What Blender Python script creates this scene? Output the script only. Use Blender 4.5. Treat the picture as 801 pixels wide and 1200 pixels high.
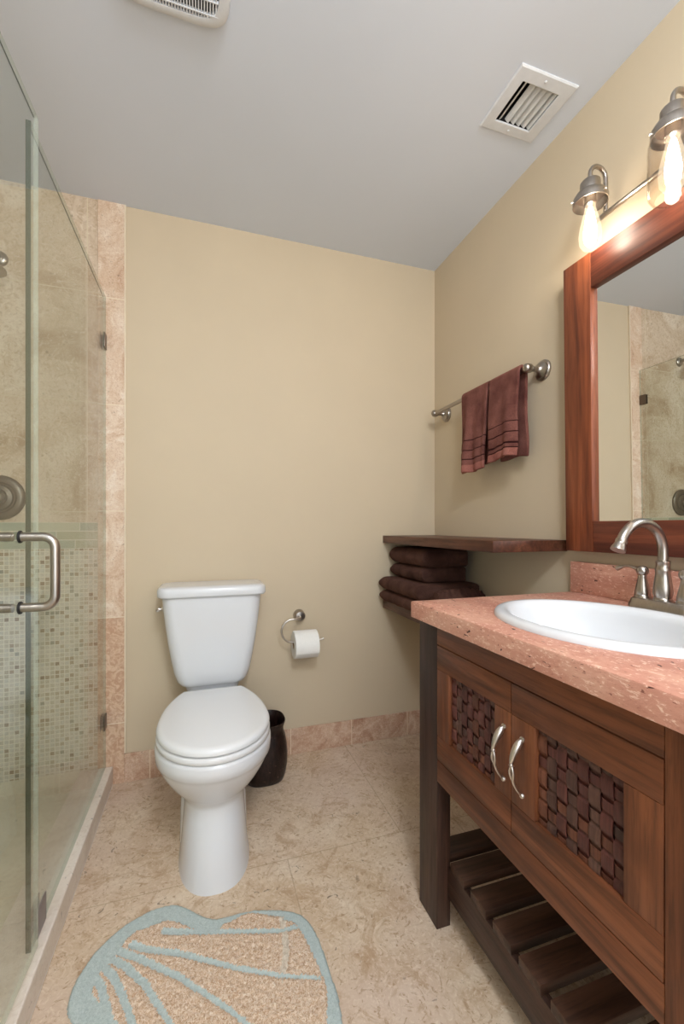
import bpy, bmesh, math, random
from mathutils import Vector, Matrix, noise as mnoise
random.seed(7)
PI = math.pi
sc = bpy.context.scene
for o in list(bpy.data.objects):
    bpy.data.objects.remove(o)
COL = sc.collection

# ------------------------------------------------------------------ camera, world, light, exposure
cam_d = bpy.data.cameras.new('camera'); cam = bpy.data.objects.new('camera', cam_d); COL.objects.link(cam)
cam_d.sensor_fit = 'HORIZONTAL'; cam_d.sensor_width = 36.0
cam_d.lens = 499.0 / 801.0 * 36.0
cam_d.shift_y = 17.0 / 801.0
cam_d.clip_start = 0.02
cam.location = (0, 0, 1.081)
cam.rotation_euler = (PI / 2, 0, -math.atan2(162.5, 499.0))
sc.camera = cam

w = bpy.data.worlds.new('world'); sc.world = w; w.use_nodes = True
w.node_tree.nodes['Background'].inputs[0].default_value = (0.9, 0.95, 1.0, 1)
w.node_tree.nodes['Background'].inputs[1].default_value = 0.6


def area(name, loc, rot, sx, sy, power, col, shape='RECTANGLE'):
    d = bpy.data.lights.new(name, 'AREA'); d.shape = shape; d.size = sx
    if shape in ('RECTANGLE', 'ELLIPSE'):
        d.size_y = sy
    d.energy = power; d.color = col
    o = bpy.data.objects.new(name, d); COL.objects.link(o); o.location = loc; o.rotation_euler = rot
    return o


# two added fill lights behind the camera, near the ceiling and in the doorway
gl = bpy.data.lights.new('ceiling_fill_light', 'POINT'); gl.energy = 36; gl.shadow_soft_size = 0.14; gl.color = (0.93, 0.975, 1.0)
glo = bpy.data.objects.new('ceiling_fill_light', gl); COL.objects.link(glo); glo.location = (0.2, -0.30, 2.22)
area('doorway_fill_light', (0.25, -0.92, 1.45), (PI / 2, 0, 0), 1.15, 1.5, 13, (0.88, 0.95, 1.0))  # area fill added to brighten the room from the door opening
BULB = 34.0
sc.view_settings.view_transform = 'Standard'; sc.view_settings.look = 'None'
sc.view_settings.gamma = 1.0; sc.view_settings.use_curve_mapping = False
sc.view_settings.exposure = 0.58


# ------------------------------------------------------------------ node helpers
def lin(r, g, b):
    def f(c):
        c /= 255.0
        return c / 12.92 if c <= 0.04045 else ((c + 0.055) / 1.055) ** 2.4
    return (f(r), f(g), f(b), 1.0)


class NT:
    def __init__(s, name):
        s.m = bpy.data.materials.new(name); s.m.use_nodes = True
        s.t = s.m.node_tree; s.n = s.t.nodes
        s.b = s.n['Principled BSDF']; s.out = s.n['Material Output']
        s.tc = s.n.new('ShaderNodeTexCoord')

    def link(s, a, b):
        s.t.links.new(a, b)

    def put(s, sock, v):
        if isinstance(v, bpy.types.NodeSocket):
            s.link(v, sock)
        else:
            sock.default_value = v

    def math(s, op, a, b=0.0, c=0.0):
        n = s.n.new('ShaderNodeMath'); n.operation = op
        s.put(n.inputs[0], a); s.put(n.inputs[1], b); s.put(n.inputs[2], c)
        return n.outputs[0]

    def map(s, scale=(1, 1, 1), loc=(0, 0, 0), rot=(0, 0, 0)):
        n = s.n.new('ShaderNodeMapping'); s.link(s.tc.outputs['Object'], n.inputs[0])
        n.inputs['Scale'].default_value = scale; n.inputs['Location'].default_value = loc
        n.inputs['Rotation'].default_value = rot
        return n.outputs[0]

    def xyz(s):
        n = s.n.new('ShaderNodeSeparateXYZ'); s.link(s.tc.outputs['Object'], n.inputs[0]); return n.outputs

    def comb(s, a, b, c=0.0):
        n = s.n.new('ShaderNodeCombineXYZ')
        s.put(n.inputs[0], a); s.put(n.inputs[1], b); s.put(n.inputs[2], c)
        return n.outputs[0]

    def noise(s, vec=None, scale=5, detail=4, rough=0.55, dist=0.0):
        n = s.n.new('ShaderNodeTexNoise')
        s.link(vec if vec is not None else s.tc.outputs['Object'], n.inputs['Vector'])
        n.inputs['Scale'].default_value = scale; n.inputs['Detail'].default_value = detail
        n.inputs['Roughness'].default_value = rough; n.inputs['Distortion'].default_value = dist
        return n.outputs[0]

    def voronoi(s, vec=None, scale=5, feature='F1', rnd=1.0):
        n = s.n.new('ShaderNodeTexVoronoi'); n.feature = feature
        s.link(vec if vec is not None else s.tc.outputs['Object'], n.inputs['Vector'])
        n.inputs['Scale'].default_value = scale; n.inputs['Randomness'].default_value = rnd
        return n.outputs

    def white(s, vec):
        n = s.n.new('ShaderNodeTexWhiteNoise'); n.noise_dimensions = '3D'; s.link(vec, n.inputs[0])
        return n.outputs[0]

    def ramp(s, fac, stops, interp='LINEAR'):
        n = s.n.new('ShaderNodeValToRGB'); n.color_ramp.interpolation = interp
        e = n.color_ramp.elements
        while len(e) < len(stops):
            e.new(0.5)
        for i, (p, c) in enumerate(stops):
            e[i].position = p; e[i].color = c if len(c) == 4 else (*c, 1)
        s.link(fac, n.inputs[0])
        return n.outputs[0]

    def mix(s, fac, a, b, blend='MIX'):
        n = s.n.new('ShaderNodeMix'); n.data_type = 'RGBA'; n.blend_type = blend
        s.put(n.inputs[0], fac); s.put(n.inputs[6], a); s.put(n.inputs[7], b)
        return n.outputs[2]

    def bump(s, h, strength=0.3, dist=0.002):
        n = s.n.new('ShaderNodeBump'); n.inputs['Strength'].default_value = strength
        n.inputs['Distance'].default_value = dist; s.link(h, n.inputs['Height'])
        s.link(n.outputs[0], s.b.inputs['Normal'])

    def base(s, c, rough=0.5, metal=0.0, spec=None):
        s.put(s.b.inputs['Base Color'], c); s.put(s.b.inputs['Roughness'], rough)
        s.b.inputs['Metallic'].default_value = metal
        if spec is not None:
            s.b.inputs['Specular IOR Level'].default_value = spec
        return s.m


W = 0, 0, 0, 1
WH = (1, 1, 1, 1); BK = (0, 0, 0, 1)


def m_paint(name, col, var=0.03, rough=0.6, bs=260):
    k = NT(name)
    n = k.noise(scale=3, detail=3)
    dk = tuple(c * (1 - var) for c in col[:3]) + (1,)
    lt = tuple(min(1, c * (1 + var)) for c in col[:3]) + (1,)
    k.base(k.ramp(n, [(0.3, dk), (0.7, lt)]), rough, spec=0.3)
    k.bump(k.noise(scale=bs, detail=2), 0.06, 0.001)
    return k.m


def m_plain(name, col, rough=0.4, metal=0.0, spec=None, var=0.04, scale=40):
    k = NT(name)
    n = k.noise(scale=scale, detail=3)
    dk = tuple(c * (1 - var) for c in col[:3]) + (1,)
    lt = tuple(min(1, c * (1 + var)) for c in col[:3]) + (1,)
    return k.base(k.ramp(n, [(0.3, dk), (0.7, lt)]), rough, metal, spec)


def joint(k, u, off, size, wd):
    """1 on a joint line of width wd, 0 elsewhere; joints at off + n*size along u."""
    f = k.math('FRACT', k.math('DIVIDE', k.math('SUBTRACT', u, off), size))
    d = k.math('MULTIPLY', k.math('MINIMUM', f, k.math('SUBTRACT', 1.0, f)), size)
    return k.math('LESS_THAN', d, wd / 2)


def travertine(k, cols, scale=3.0, swirl=1.6, pit=0.5, seed=0.0, veins=None):
    v = k.map(loc=(seed, seed * 0.7, seed * 1.3))
    big = k.noise(v, scale, 6, 0.62, swirl)
    c = k.ramp(big, [(0.30, cols[0]), (0.45, cols[1]), (0.58, cols[2]), (0.72, cols[3])])
    fine = k.noise(v, scale * 9, 5, 0.6, swirl * 1.6)
    c = k.mix(k.ramp(fine, [(0.36, (.55, .55, .55, 1)), (0.5, BK)]), c, cols[0])
    lite = k.noise(v, scale * 6.3, 4, 0.6, swirl * 2.5)
    c = k.mix(k.ramp(lite, [(0.54, BK), (0.68, (.6, .6, .6, 1))]), c, veins if veins else cols[3])
    pv = k.noise(v, 46, 2, 0.5, 1.0)
    pm = k.ramp(pv, [(0.70, BK), (0.745, (pit, pit, pit, 1))])
    c = k.mix(pm, c, tuple(x * 0.25 for x in cols[0][:3]) + (1,))
    return c, fine


def m_floor():
    k = NT('floor_travertine')
    c, f = travertine(k, [lin(192, 164, 134), lin(208, 184, 157), lin(216, 195, 171), lin(228, 211, 190)], 2.6, 2.2, 0.8, 3.1)
    p = k.xyz()
    pink = k.noise(k.map(loc=(1, 5, 0)), 1.5, 3)
    c = k.mix(k.ramp(pink, [(0.45, BK), (0.62, (.55, .55, .55, 1))]), c, lin(210, 186, 172))
    sq = k.noise(k.map(loc=(9, 2, 0)), 22, 4, 0.65, 4.0)
    c = k.mix(k.ramp(sq, [(0.34, (.8, .8, .8, 1)), (0.43, BK)]), c, lin(164, 132, 100))
    mid = k.noise(k.map(loc=(4, 7, 0)), 8, 5, 0.65, 2.6)
    c = k.mix(k.ramp(mid, [(0.34, (.7, .7, .7, 1)), (0.48, BK)]), c, lin(176, 144, 112))
    sw = k.noise(k.map(loc=(2, 4, 0)), 34, 5, 0.7, 3.0)
    c = k.mix(k.ramp(sw, [(0.54, BK), (0.66, (.55, .55, .55, 1))]), c, lin(232, 216, 196))
    row = k.math('FLOOR', k.math('DIVIDE', k.math('SUBTRACT', p[1], 1.37), 0.66))
    jy = joint(k, p[1], 1.37, 0.66, 0.004)
    jx = joint(k, k.math('SUBTRACT', p[0], k.math('MULTIPLY', row, 0.404)), 0.664, 0.62, 0.004)
    j = k.math('MAXIMUM', jx, jy)
    c = k.mix(k.math('MULTIPLY', j, 0.45), c, lin(160, 134, 102))
    k.base(c, 0.42, spec=0.35)
    k.bump(k.math('SUBTRACT', sq, k.math('MULTIPLY', j, 0.6)), 0.10, 0.002)
    return k.m


def m_tile(name, cols, zoff, zs, xoff=None, xs=None, axis='x', scale=3.0, seed=0.0, rough=0.35, jc=lin(214, 198, 172), pertile=0.0, veins=None):
    k = NT(name)
    p = k.xyz()
    c, f = travertine(k, cols, scale, 1.8, 0.5, seed, veins)
    u = p[0] if axis == 'x' else p[1]
    j = joint(k, p[2], zoff, zs, 0.0035) if zs else None
    if xs:
        jx = joint(k, u, xoff, xs, 0.0035)
        j = jx if j is None else k.math('MAXIMUM', jx, j)
    if pertile:
        iz = k.math('FLOOR', k.math('DIVIDE', k.math('SUBTRACT', p[2], zoff), zs if zs else 9.0))
        ix = k.math('FLOOR', k.math('DIVIDE', k.math('SUBTRACT', u, xoff if xs else 0.0), xs if xs else 9.0))
        r = k.white(k.comb(ix, iz, seed))
        if pertile < 0:                      # the jamb's lowest pieces were cut from a redder slab
            r = k.math('LESS_THAN', iz, -0.5)
        c = k.mix(k.math('MULTIPLY', r, abs(pertile)), c, k.mix(k.ramp(k.noise(scale=30, detail=5, rough=.65, dist=2.0), [(0.45, BK), (0.58, WH)]), lin(184, 140, 112), lin(214, 182, 154)))
    if j is not None:
        c = k.mix(j, c, jc)
    k.base(c, rough, spec=0.4)
    k.bump(f, 0.08, 0.002)
    return k.m


def m_mosaic():
    k = NT('mosaic_tile')
    p = k.xyz(); S = 0.0172
    ux = k.math('DIVIDE', k.math('ADD', p[0], p[1]), S); uz = k.math('DIVIDE', p[2], S)
    cell = k.comb(k.math('FLOOR', ux), k.math('FLOOR', uz))
    r = k.white(cell)
    c = k.ramp(r, [(0.0, lin(214, 208, 196)), (0.35, lin(198, 190, 174)), (0.60, lin(206, 204, 194)), (0.76, lin(184, 172, 152)),
                   (0.88, lin(160, 142, 120)), (0.935, lin(150, 150, 138)), (0.975, lin(128, 106, 86))], 'CONSTANT')
    c = k.mix(k.ramp(k.noise(scale=90, detail=2), [(0.35, (.25, .25, .25, 1)), (0.6, BK)]), c, lin(170, 158, 130))
    j = k.math('MAXIMUM', joint(k, k.math('ADD', p[0], p[1]), 0, S, 0.003), joint(k, p[2], 0, S, 0.003))
    c = k.mix(j, c, lin(226, 220, 204))
    k.base(c, k.math('ADD', 0.25, k.math('MULTIPLY', j, 0.4)), spec=0.5)
    k.bump(k.math('SUBTRACT', 1.0, j), 0.15, 0.001)
    return k.m


def m_band():
    k = NT('glass_strip_tile')
    p = k.xyz(); u = k.math('ADD', p[0], p[1])
    S = 0.036
    iz = k.math('FLOOR', k.math('DIVIDE', k.math('SUBTRACT', p[2], 0.99), S))
    uo = k.math('ADD', u, k.math('MULTIPLY', iz, 0.067))
    r = k.white(k.comb(k.math('FLOOR', k.math('DIVIDE', uo, 0.15)), iz))
    c = k.ramp(r, [(0.0, lin(178, 176, 152)), (0.3, lin(196, 194, 172)), (0.6, lin(168, 174, 156)), (0.8, lin(172, 158, 128))], 'CONSTANT')
    j = k.math('MAXIMUM', joint(k, uo, 0, 0.15, 0.003), joint(k, p[2], 0.99, S, 0.004))
    k.base(k.mix(j, c, lin(220, 214, 196)), 0.25, spec=0.5)
    return k.m


def m_wood(name, axis, dark, mid, light, rough=0.4, seed=0.0, contrast=1.0, coat=0.0):
    k = NT(name)
    st = {'x': (1.6, 26, 26), 'y': (26, 1.6, 26), 'z': (26, 26, 1.6)}[axis]
    n1 = k.noise(k.map(st, (seed, seed * 2, seed * 3)), 1.0, 5, 0.6, 0.6)
    st2 = tuple(s * 5 for s in st)
    n2 = k.noise(k.map(st2, (seed * 3, seed, seed)), 1.0, 4, 0.65, 0.3)
    c = k.ramp(n1, [(0.32, dark), (0.5, mid), (0.70, light)])
    c = k.mix(k.ramp(n2, [(0.34, (.6 * contrast,) * 3 + (1,)), (0.52, BK)]), c, dark)
    kn = k.noise(k.map((5, 5, 5), (seed, 0, seed)), 1.0, 2)
    c = k.mix(k.ramp(kn, [(0.62, BK), (0.76, (.5,) * 3 + (1,))]), c, dark)
    k.base(c, k.ramp(n2, [(0.3, (rough + .12,) * 3 + (1,)), (0.7, (rough,) * 3 + (1,))]), spec=0.4)
    k.b.inputs['Coat Weight'].default_value = coat; k.b.inputs['Coat Roughness'].default_value = 0.25
    k.bump(n2, 0.12, 0.001)
    return k.m


def m_terracotta():
    k = NT('pink_travertine')
    big = k.noise(k.map((1, .45, 2.2)), 7, 6, 0.62, 0.8)
    c = k.ramp(big, [(0.30, lin(178, 120, 102)), (0.5, lin(197, 141, 121)), (0.70, lin(212, 164, 142))])
    sp = k.noise(k.map((1, .6, 1.6), (3, 1, 2)), 120, 4, 0.68, 0.5)
    c = k.mix(k.ramp(sp, [(0.565, BK), (0.64, (.8,) * 3 + (1,))]), c, lin(232, 196, 174))
    c = k.mix(k.ramp(sp, [(0.30, (.5,) * 3 + (1,)), (0.42, BK)]), c, lin(150, 86, 72))
    pit = k.noise(k.map((1, .55, 1.4), (7, 3, 1)), 72, 2, 0.5, 0.6)
    pm = k.ramp(pit, [(0.69, BK), (0.71, WH)])
    pit2 = k.noise(k.map((1, .5, 1.3), (2, 9, 4)), 110, 2, 0.5, 1.0)
    pm2 = k.ramp(pit2, [(0.695, BK), (0.72, (.8,) * 3 + (1,))])
    c = k.mix(pm, c, lin(70, 36, 28))
    c = k.mix(pm2, c, lin(110, 58, 46))
    k.base(c, 0.5, spec=0.35)
    k.bump(k.math('SUBTRACT', sp, k.math('MULTIPLY', pm, 1.5)), 0.35, 0.002)
    return k.m


def m_towel(name, col, lightcol):
    k = NT(name)
    n = k.noise(scale=420, detail=3, rough=0.7); b = k.noise(scale=14, detail=3)
    c = k.ramp(b, [(0.3, col), (0.75, lightcol)])
    c = k.mix(k.ramp(n, [(0.4, (.5,) * 3 + (1,)), (0.55, BK)]), c, tuple(x * 0.45 for x in col[:3]) + (1,))
    k.base(c, 0.95, spec=0.1)
    k.b.inputs['Sheen Weight'].default_value = 0.5; k.b.inputs['Sheen Roughness'].default_value = 0.5
    k.b.inputs['Sheen Tint'].default_value = lightcol
    k.bump(n, 0.7, 0.003)
    return k.m


def m_glass(name, tint, refl=1.0, ior=1.45):
    k = NT(name)
    k.n.remove(k.b)
    t = k.n.new('ShaderNodeBsdfTransparent'); t.inputs[0].default_value = tint
    g = k.n.new('ShaderNodeBsdfGlossy'); g.inputs['Roughness'].default_value = 0.02
    lw = k.n.new('ShaderNodeLayerWeight')
    x = k.n.new('ShaderNodeMixShader')
    f = k.math('MULTIPLY', k.math('ADD', 0.04, k.math('MULTIPLY', k.math('POWER', lw.outputs['Facing'], 5.0), 0.8)), refl)
    k.link(f, x.inputs[0]); k.link(t.outputs[0], x.inputs[1]); k.link(g.outputs[0], x.inputs[2])
    k.link(x.outputs[0], k.out.inputs[0])
    return k.m


def m_frost():
    k = NT('pale_glass_edge')  # pale edge faces: refracted brightness of polished glass put into the colour
    k.n.remove(k.b)
    t = k.n.new('ShaderNodeBsdfTransparent'); t.inputs[0].default_value = (0.93, 0.97, 0.93, 1)
    d = k.n.new('ShaderNodeBsdfDiffuse'); d.inputs[0].default_value = lin(214, 222, 210)
    x = k.n.new('ShaderNodeMixShader'); x.inputs[0].default_value = 0.3
    k.link(t.outputs[0], x.inputs[1]); k.link(d.outputs[0], x.inputs[2]); k.link(x.outputs[0], k.out.inputs[0])
    return k.m


def m_emit(name, col, s):
    k = NT(name)
    e = k.n.new('ShaderNodeEmission'); e.inputs[0].default_value = col; e.inputs[1].default_value = s
    k.link(e.outputs[0], k.out.inputs[0])
    return k.m


def m_nickel(name='brushed_nickel', col=lin(172, 164, 156), rough=0.28):
    k = NT(name)
    n = k.noise(k.map((300, 300, 20)), 1.0, 2)
    k.base(k.ramp(n, [(0.3, tuple(c * 0.9 for c in col[:3]) + (1,)), (0.7, col)]), rough, 1.0)
    return k.m


M = {}
M['paint'] = m_paint('beige_wall_paint', lin(202, 185, 159), 0.02)
M['ceil'] = m_paint('white_ceiling_paint', lin(215, 221, 232), 0.01, 0.7, 180)
M['white_metal'] = m_plain('white_enamel', lin(216, 218, 222), 0.4)
M['dark'] = m_plain('dark_void', lin(14, 14, 15), 0.9)
M['floor'] = m_floor()
M['base'] = m_tile('baseboard_travertine', [lin(160, 118, 94), lin(190, 154, 130), lin(208, 180, 158), lin(230, 212, 194)], 0, None, 0.088, 0.3055, 'x', 8, 1.7, 0.4, lin(226, 206, 180), 0.45)
M['basey'] = m_tile('baseboard_travertine_side', [lin(160, 118, 94), lin(190, 154, 130), lin(208, 180, 158), lin(230, 212, 194)], 0, None, 0.088, 0.3055, 'y', 5, 1.7, 0.4, lin(226, 206, 180))
M['jamb'] = m_tile('jamb_travertine', [lin(182, 142, 114), lin(212, 184, 158), lin(224, 202, 180), lin(236, 222, 206)], 0.7, 0.4455, None, None, 'x', 8, 6.3, 0.4, lin(230, 214, 190), -0.75)
M['jamb_edge'] = m_plain('tile_edge_trim', lin(226, 210, 186), 0.4)
TC = [lin(176, 150, 122), lin(206, 186, 162), lin(220, 204, 184), lin(234, 222, 206)]
M['stile'] = m_tile('shower_travertine', TC, 0.686, 0.4555, -0.455, 0.457, 'x', 3.2, 2.2, 0.35, lin(216, 202, 176), 0.18)
M['stiley'] = m_tile('shower_travertine_side', TC, 0.686, 0.4555, 0.2, 0.457, 'y', 3.2, 4.2, 0.35, lin(216, 202, 176), 0.18)
M['mosaic'] = m_mosaic(); M['band'] = m_band()
M['curb'] = m_tile('curb_stone', [lin(208, 192, 178), lin(220, 207, 195), lin(226, 214, 203), lin(232, 222, 212)], 0, None, -3.1, 9.0, 'y', 3, 8.8, 0.4, lin(190, 170, 150))
M['sfloor'] = m_tile('shower_floor_stone', [lin(208, 198, 176), lin(218, 210, 190), lin(222, 215, 196), lin(228, 221, 203)], 0, None, 0.1, 0.45, 'y', 2, 5.1, 0.4)
M['porcelain'] = m_plain('white_porcelain', lin(216, 217, 220), 0.12, 0, 0.5, 0.005, 4)
M['plastic'] = m_plain('white_seat_plastic', lin(226, 227, 229), 0.2, 0, 0.5, 0.005, 4)
M['nickel'] = m_nickel(); M['nickel_dark'] = m_nickel('dark_nickel', lin(120, 110, 100), 0.35)
M['nickel_sm'] = m_nickel('satin_nickel', lin(212, 204, 196), 0.32)
M['bin'] = None
M['paper'] = m_plain('tissue_paper', lin(236, 234, 230), 0.95, 0, 0.05, 0.02, 120)
M['card'] = m_plain('brown_card', lin(150, 120, 90), 0.9)
VD, VM, VL = lin(74, 40, 23), lin(112, 64, 38), lin(134, 80, 49)
M['vy'] = m_wood('vanity_wood_along', 'y', VD, VM, VL, 0.38, 1.1)
M['vz'] = m_wood('vanity_wood_upright', 'z', VD, VM, VL, 0.38, 2.3)
LD, LM, LL = lin(40, 26, 20), lin(60, 40, 32), lin(82, 56, 44)
M['lz'] = m_wood('leg_dark_wood', 'z', LD, LM, LL, 0.4, 3.3)
M['lx'] = m_wood('slat_dark_wood', 'x', lin(40, 26, 19), lin(66, 44, 33), lin(92, 64, 50), 0.35, 4.1)
M['ly'] = m_wood('rail_dark_wood', 'y', LD, LM, LL, 0.4, 5.7)
FD, FM, FL = lin(84, 38, 20), lin(122, 62, 34), lin(150, 82, 48)
M['fz'] = m_wood('mirror_wood_upright', 'z', FD, FM, FL, 0.42, 6.1, 0.8, 0.12)
M['fy'] = m_wood('mirror_wood_along', 'y', lin(72, 30, 20), lin(104, 50, 32), lin(130, 68, 44), 0.42, 7.9, 0.8, 0.12)
M['shelf'] = m_wood('shelf_dark_wood', 'y', lin(56, 30, 20), lin(86, 50, 35), lin(112, 70, 50), 0.35, 8.3)
M['weave'] = [m_wood('woven_strip_' + n, 'z', a, b, c, 0.4, 9 + i) for i, (n, a, b, c) in enumerate([
    ('plum', lin(56, 28, 26), lin(88, 48, 42), lin(112, 66, 58)), ('umber', lin(52, 32, 28), lin(82, 54, 46), lin(104, 74, 62)),
    ('russet', lin(66, 34, 24), lin(98, 56, 40), lin(128, 80, 60))])]
M['terra'] = m_terracotta()
M['towel'] = m_towel('brown_terry', lin(92, 53, 47), lin(140, 92, 82))
M['towel_band'] = m_towel('brown_terry_groove', lin(44, 20, 18), lin(60, 30, 28))
M['towel_hem'] = m_towel('brown_woven_hem', lin(132, 78, 68), lin(164, 108, 96))
M['dtowel'] = m_towel('dark_brown_terry', lin(66, 43, 37), lin(100, 70, 60))
M['glass'] = m_glass('clear_shower_glass', (0.95, 0.97, 0.95, 1))
M['glass_edge'] = m_plain('green_glass_edge', lin(64, 74, 58), 0.15, 0, 0.5)
M['edge_pale'] = m_frost()
M['shade'] = m_glass('clear_lamp_glass', (0.97, 0.95, 0.93, 1), 0.8)
M['mirror'] = m_plain('mirror_silver', (0.88, 0.89, 0.88, 1), 0.0, 1.0, None, 0.0)
M['core'] = m_emit('glowing_filament', (1.0, 0.92, 0.82, 1), BULB)
M['clip'] = m_plain('satin_clip_metal', lin(150, 140, 138), 0.5, 0.5)
M['black'] = m_plain('black_rubber', lin(24, 24, 26), 0.5)
M['vane'] = m_plain('grey_enamel', lin(206, 206, 204), 0.4)


def _bin():
    k = NT('dark_bronze_weave')
    v = k.voronoi(scale=210)
    sp = k.ramp(v['Color'], [(0.90, BK), (0.97, WH)])
    n = k.noise(k.map((120, 120, 30)), 1.0, 3)
    c = k.ramp(n, [(0.35, lin(22, 12, 10)), (0.65, lin(46, 28, 24))])
    c = k.mix(sp, c, lin(120, 90, 78))
    k.base(c, 0.35, 0.2)
    k.bump(n, 0.5, 0.003)
    return k.m


def _bulbglass():
    k = NT('amber_bulb_glass')
    k.n.remove(k.b)
    t = k.n.new('ShaderNodeBsdfTransparent'); t.inputs[0].default_value = (1.0, 0.95, 0.86, 1)
    e = k.n.new('ShaderNodeEmission'); e.inputs[0].default_value = (1.0, 0.86, 0.66, 1); e.inputs[1].default_value = 4.0
    x = k.n.new('ShaderNodeMixShader'); x.inputs[0].default_value = 0.07
    k.link(t.outputs[0], x.inputs[1]); k.link(e.outputs[0], x.inputs[2]); k.link(x.outputs[0], k.out.inputs[0])
    return k.m


M['bin'] = _bin(); M['bulb'] = _bulbglass()


# ------------------------------------------------------------------ mesh helpers
def wloc(o):
    v = Vector((0, 0, 0))
    while o is not None:
        v += o.location; o = o.parent
    return v


def link(name, bm, mats, parent=None, smooth=40, label=None, mods=None):
    """One mesh object; bm holds world coordinates, shifted to the parent's origin."""
    if parent is not None:
        bmesh.ops.translate(bm, verts=bm.verts, vec=-wloc(parent))
    bmesh.ops.recalc_face_normals(bm, faces=bm.faces)
    me = bpy.data.meshes.new(name); bm.to_mesh(me); bm.free()
    for m in (mats if isinstance(mats, (list, tuple)) else [mats]):
        me.materials.append(m)
    if smooth:
        for p in me.polygons:
            p.use_smooth = True
        me.set_sharp_from_angle(angle=math.radians(smooth))
    o = bpy.data.objects.new(name, me); COL.objects.link(o)
    if parent is not None:
        o.parent = parent
    if label:
        o['label'] = label
    return o


def tag(o, label, cat, group=None):
    o['label'] = label; o['category'] = cat
    if group:
        o['group'] = group
    return o


def thing(name, label, cat, loc, group=None):
    o = bpy.data.objects.new(name, None); COL.objects.link(o); o.location = loc
    o.empty_display_size = 0.05
    return tag(o, label, cat, group)


def struct(name, bm, mats, smooth=0):
    o = link(name, bm, mats, None, smooth); o['kind'] = 'structure'
    return o


def BM():
    return bmesh.new()


def box(bm, x0, x1, y0, y1, z0, z1, bev=0.0, mi=0, seg=2):
    vs = [bm.verts.new(p) for p in [(x0, y0, z0), (x1, y0, z0), (x1, y1, z0), (x0, y1, z0), (x0, y0, z1), (x1, y0, z1), (x1, y1, z1), (x0, y1, z1)]]
    fs = [bm.faces.new([vs[i] for i in q]) for q in [(0, 3, 2, 1), (4, 5, 6, 7), (0, 1, 5, 4), (1, 2, 6, 5), (2, 3, 7, 6), (3, 0, 4, 7)]]
    for f in fs:
        f.material_index = mi
    if bev:
        es = list({e for f in fs for e in f.edges})
        r = bmesh.ops.bevel(bm, geom=es, offset=bev, segments=seg, affect='EDGES', profile=0.5)
        for f in r['faces']:
            f.material_index = mi
    return vs


def loft(bm, rings, cap0=True, cap1=True, mi=0, closed=True):
    V = [[bm.verts.new(p) for p in r] for r in rings]
    n = len(V[0])
    for a, b in zip(V[:-1], V[1:]):
        for i in range(n if closed else n - 1):
            j = (i + 1) % n
            f = bm.faces.new((a[i], a[j], b[j], b[i])); f.material_index = mi
    if cap0:
        bm.faces.new(V[0][::-1]).material_index = mi
    if cap1:
        bm.faces.new(V[-1]).material_index = mi
    return V


def tube(bm, path, r, seg=14, mi=0, caps=True):
    P = [Vector(p) for p in path]; n = len(P)
    R = r if isinstance(r, (list, tuple)) else [r] * n
    rings = []; up = None
    for i in range(n):
        t = (P[min(i + 1, n - 1)] - P[max(i - 1, 0)]).normalized()
        if up is None:
            up = Vector((0, 0, 1)) if abs(t.z) < 0.9 else Vector((0, 1, 0))
        up = (up - t * up.dot(t)).normalized(); s = t.cross(up)
        rings.append([P[i] + (up * math.cos(a) + s * math.sin(a)) * R[i] for a in [2 * PI * k / seg for k in range(seg)]])
    loft(bm, rings, caps, caps, mi)


def arc(c, r, a0, a1, n, ax='xz'):
    out = []
    for i in range(n + 1):
        a = math.radians(a0 + (a1 - a0) * i / n)
        u, v = math.cos(a) * r, math.sin(a) * r
        out.append((c[0] + u, c[1], c[2] + v) if ax == 'xz' else ((c[0] + u, c[1] + v, c[2]) if ax == 'xy' else (c[0], c[1] + u, c[2] + v)))
    return out


def lathe(bm, prof, c, axis='z', seg=32, cap0=True, cap1=True, mi=0, sx=1.0, sy=1.0):
    """prof: (radius, height) pairs along the axis direction."""
    rings = []
    for r, h in prof:
        ring = []
        for k in range(seg):
            a = 2 * PI * k / seg; u, v = math.cos(a) * r * sx, math.sin(a) * r * sy
            d = {'z': (u, v, h), '-y': (u, -h, v), '-x': (-h, u, v), 'x': (h, u, v), 'y': (u, h, v)}[axis]
            ring.append((c[0] + d[0], c[1] + d[1], c[2] + d[2]))
        rings.append(ring)
    loft(bm, rings, cap0, cap1, mi)


def rrect(cx, cy, hx, hy, r, z, n=6):
    pts = []
    for (sx, sy, a0) in ((1, 1, 0), (-1, 1, 90), (-1, -1, 180), (1, -1, 270)):
        for k in range(n + 1):
            a = math.radians(a0 + 90 * k / n)
            pts.append((cx + sx * (hx - r) + math.cos(a) * r, cy + sy * (hy - r) + math.sin(a) * r, z))
    return pts


# ------------------------------------------------------------------ the room
XR, YB, H = 1.1704, 2.0025, 2.44
XL, YF = -1.32, -0.95
GX = -0.3907
b = BM(); box(b, -0.36, XR + 0.08, YF, YB + 0.08, -0.06, 0); struct('floor', b, M['floor'])
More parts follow.
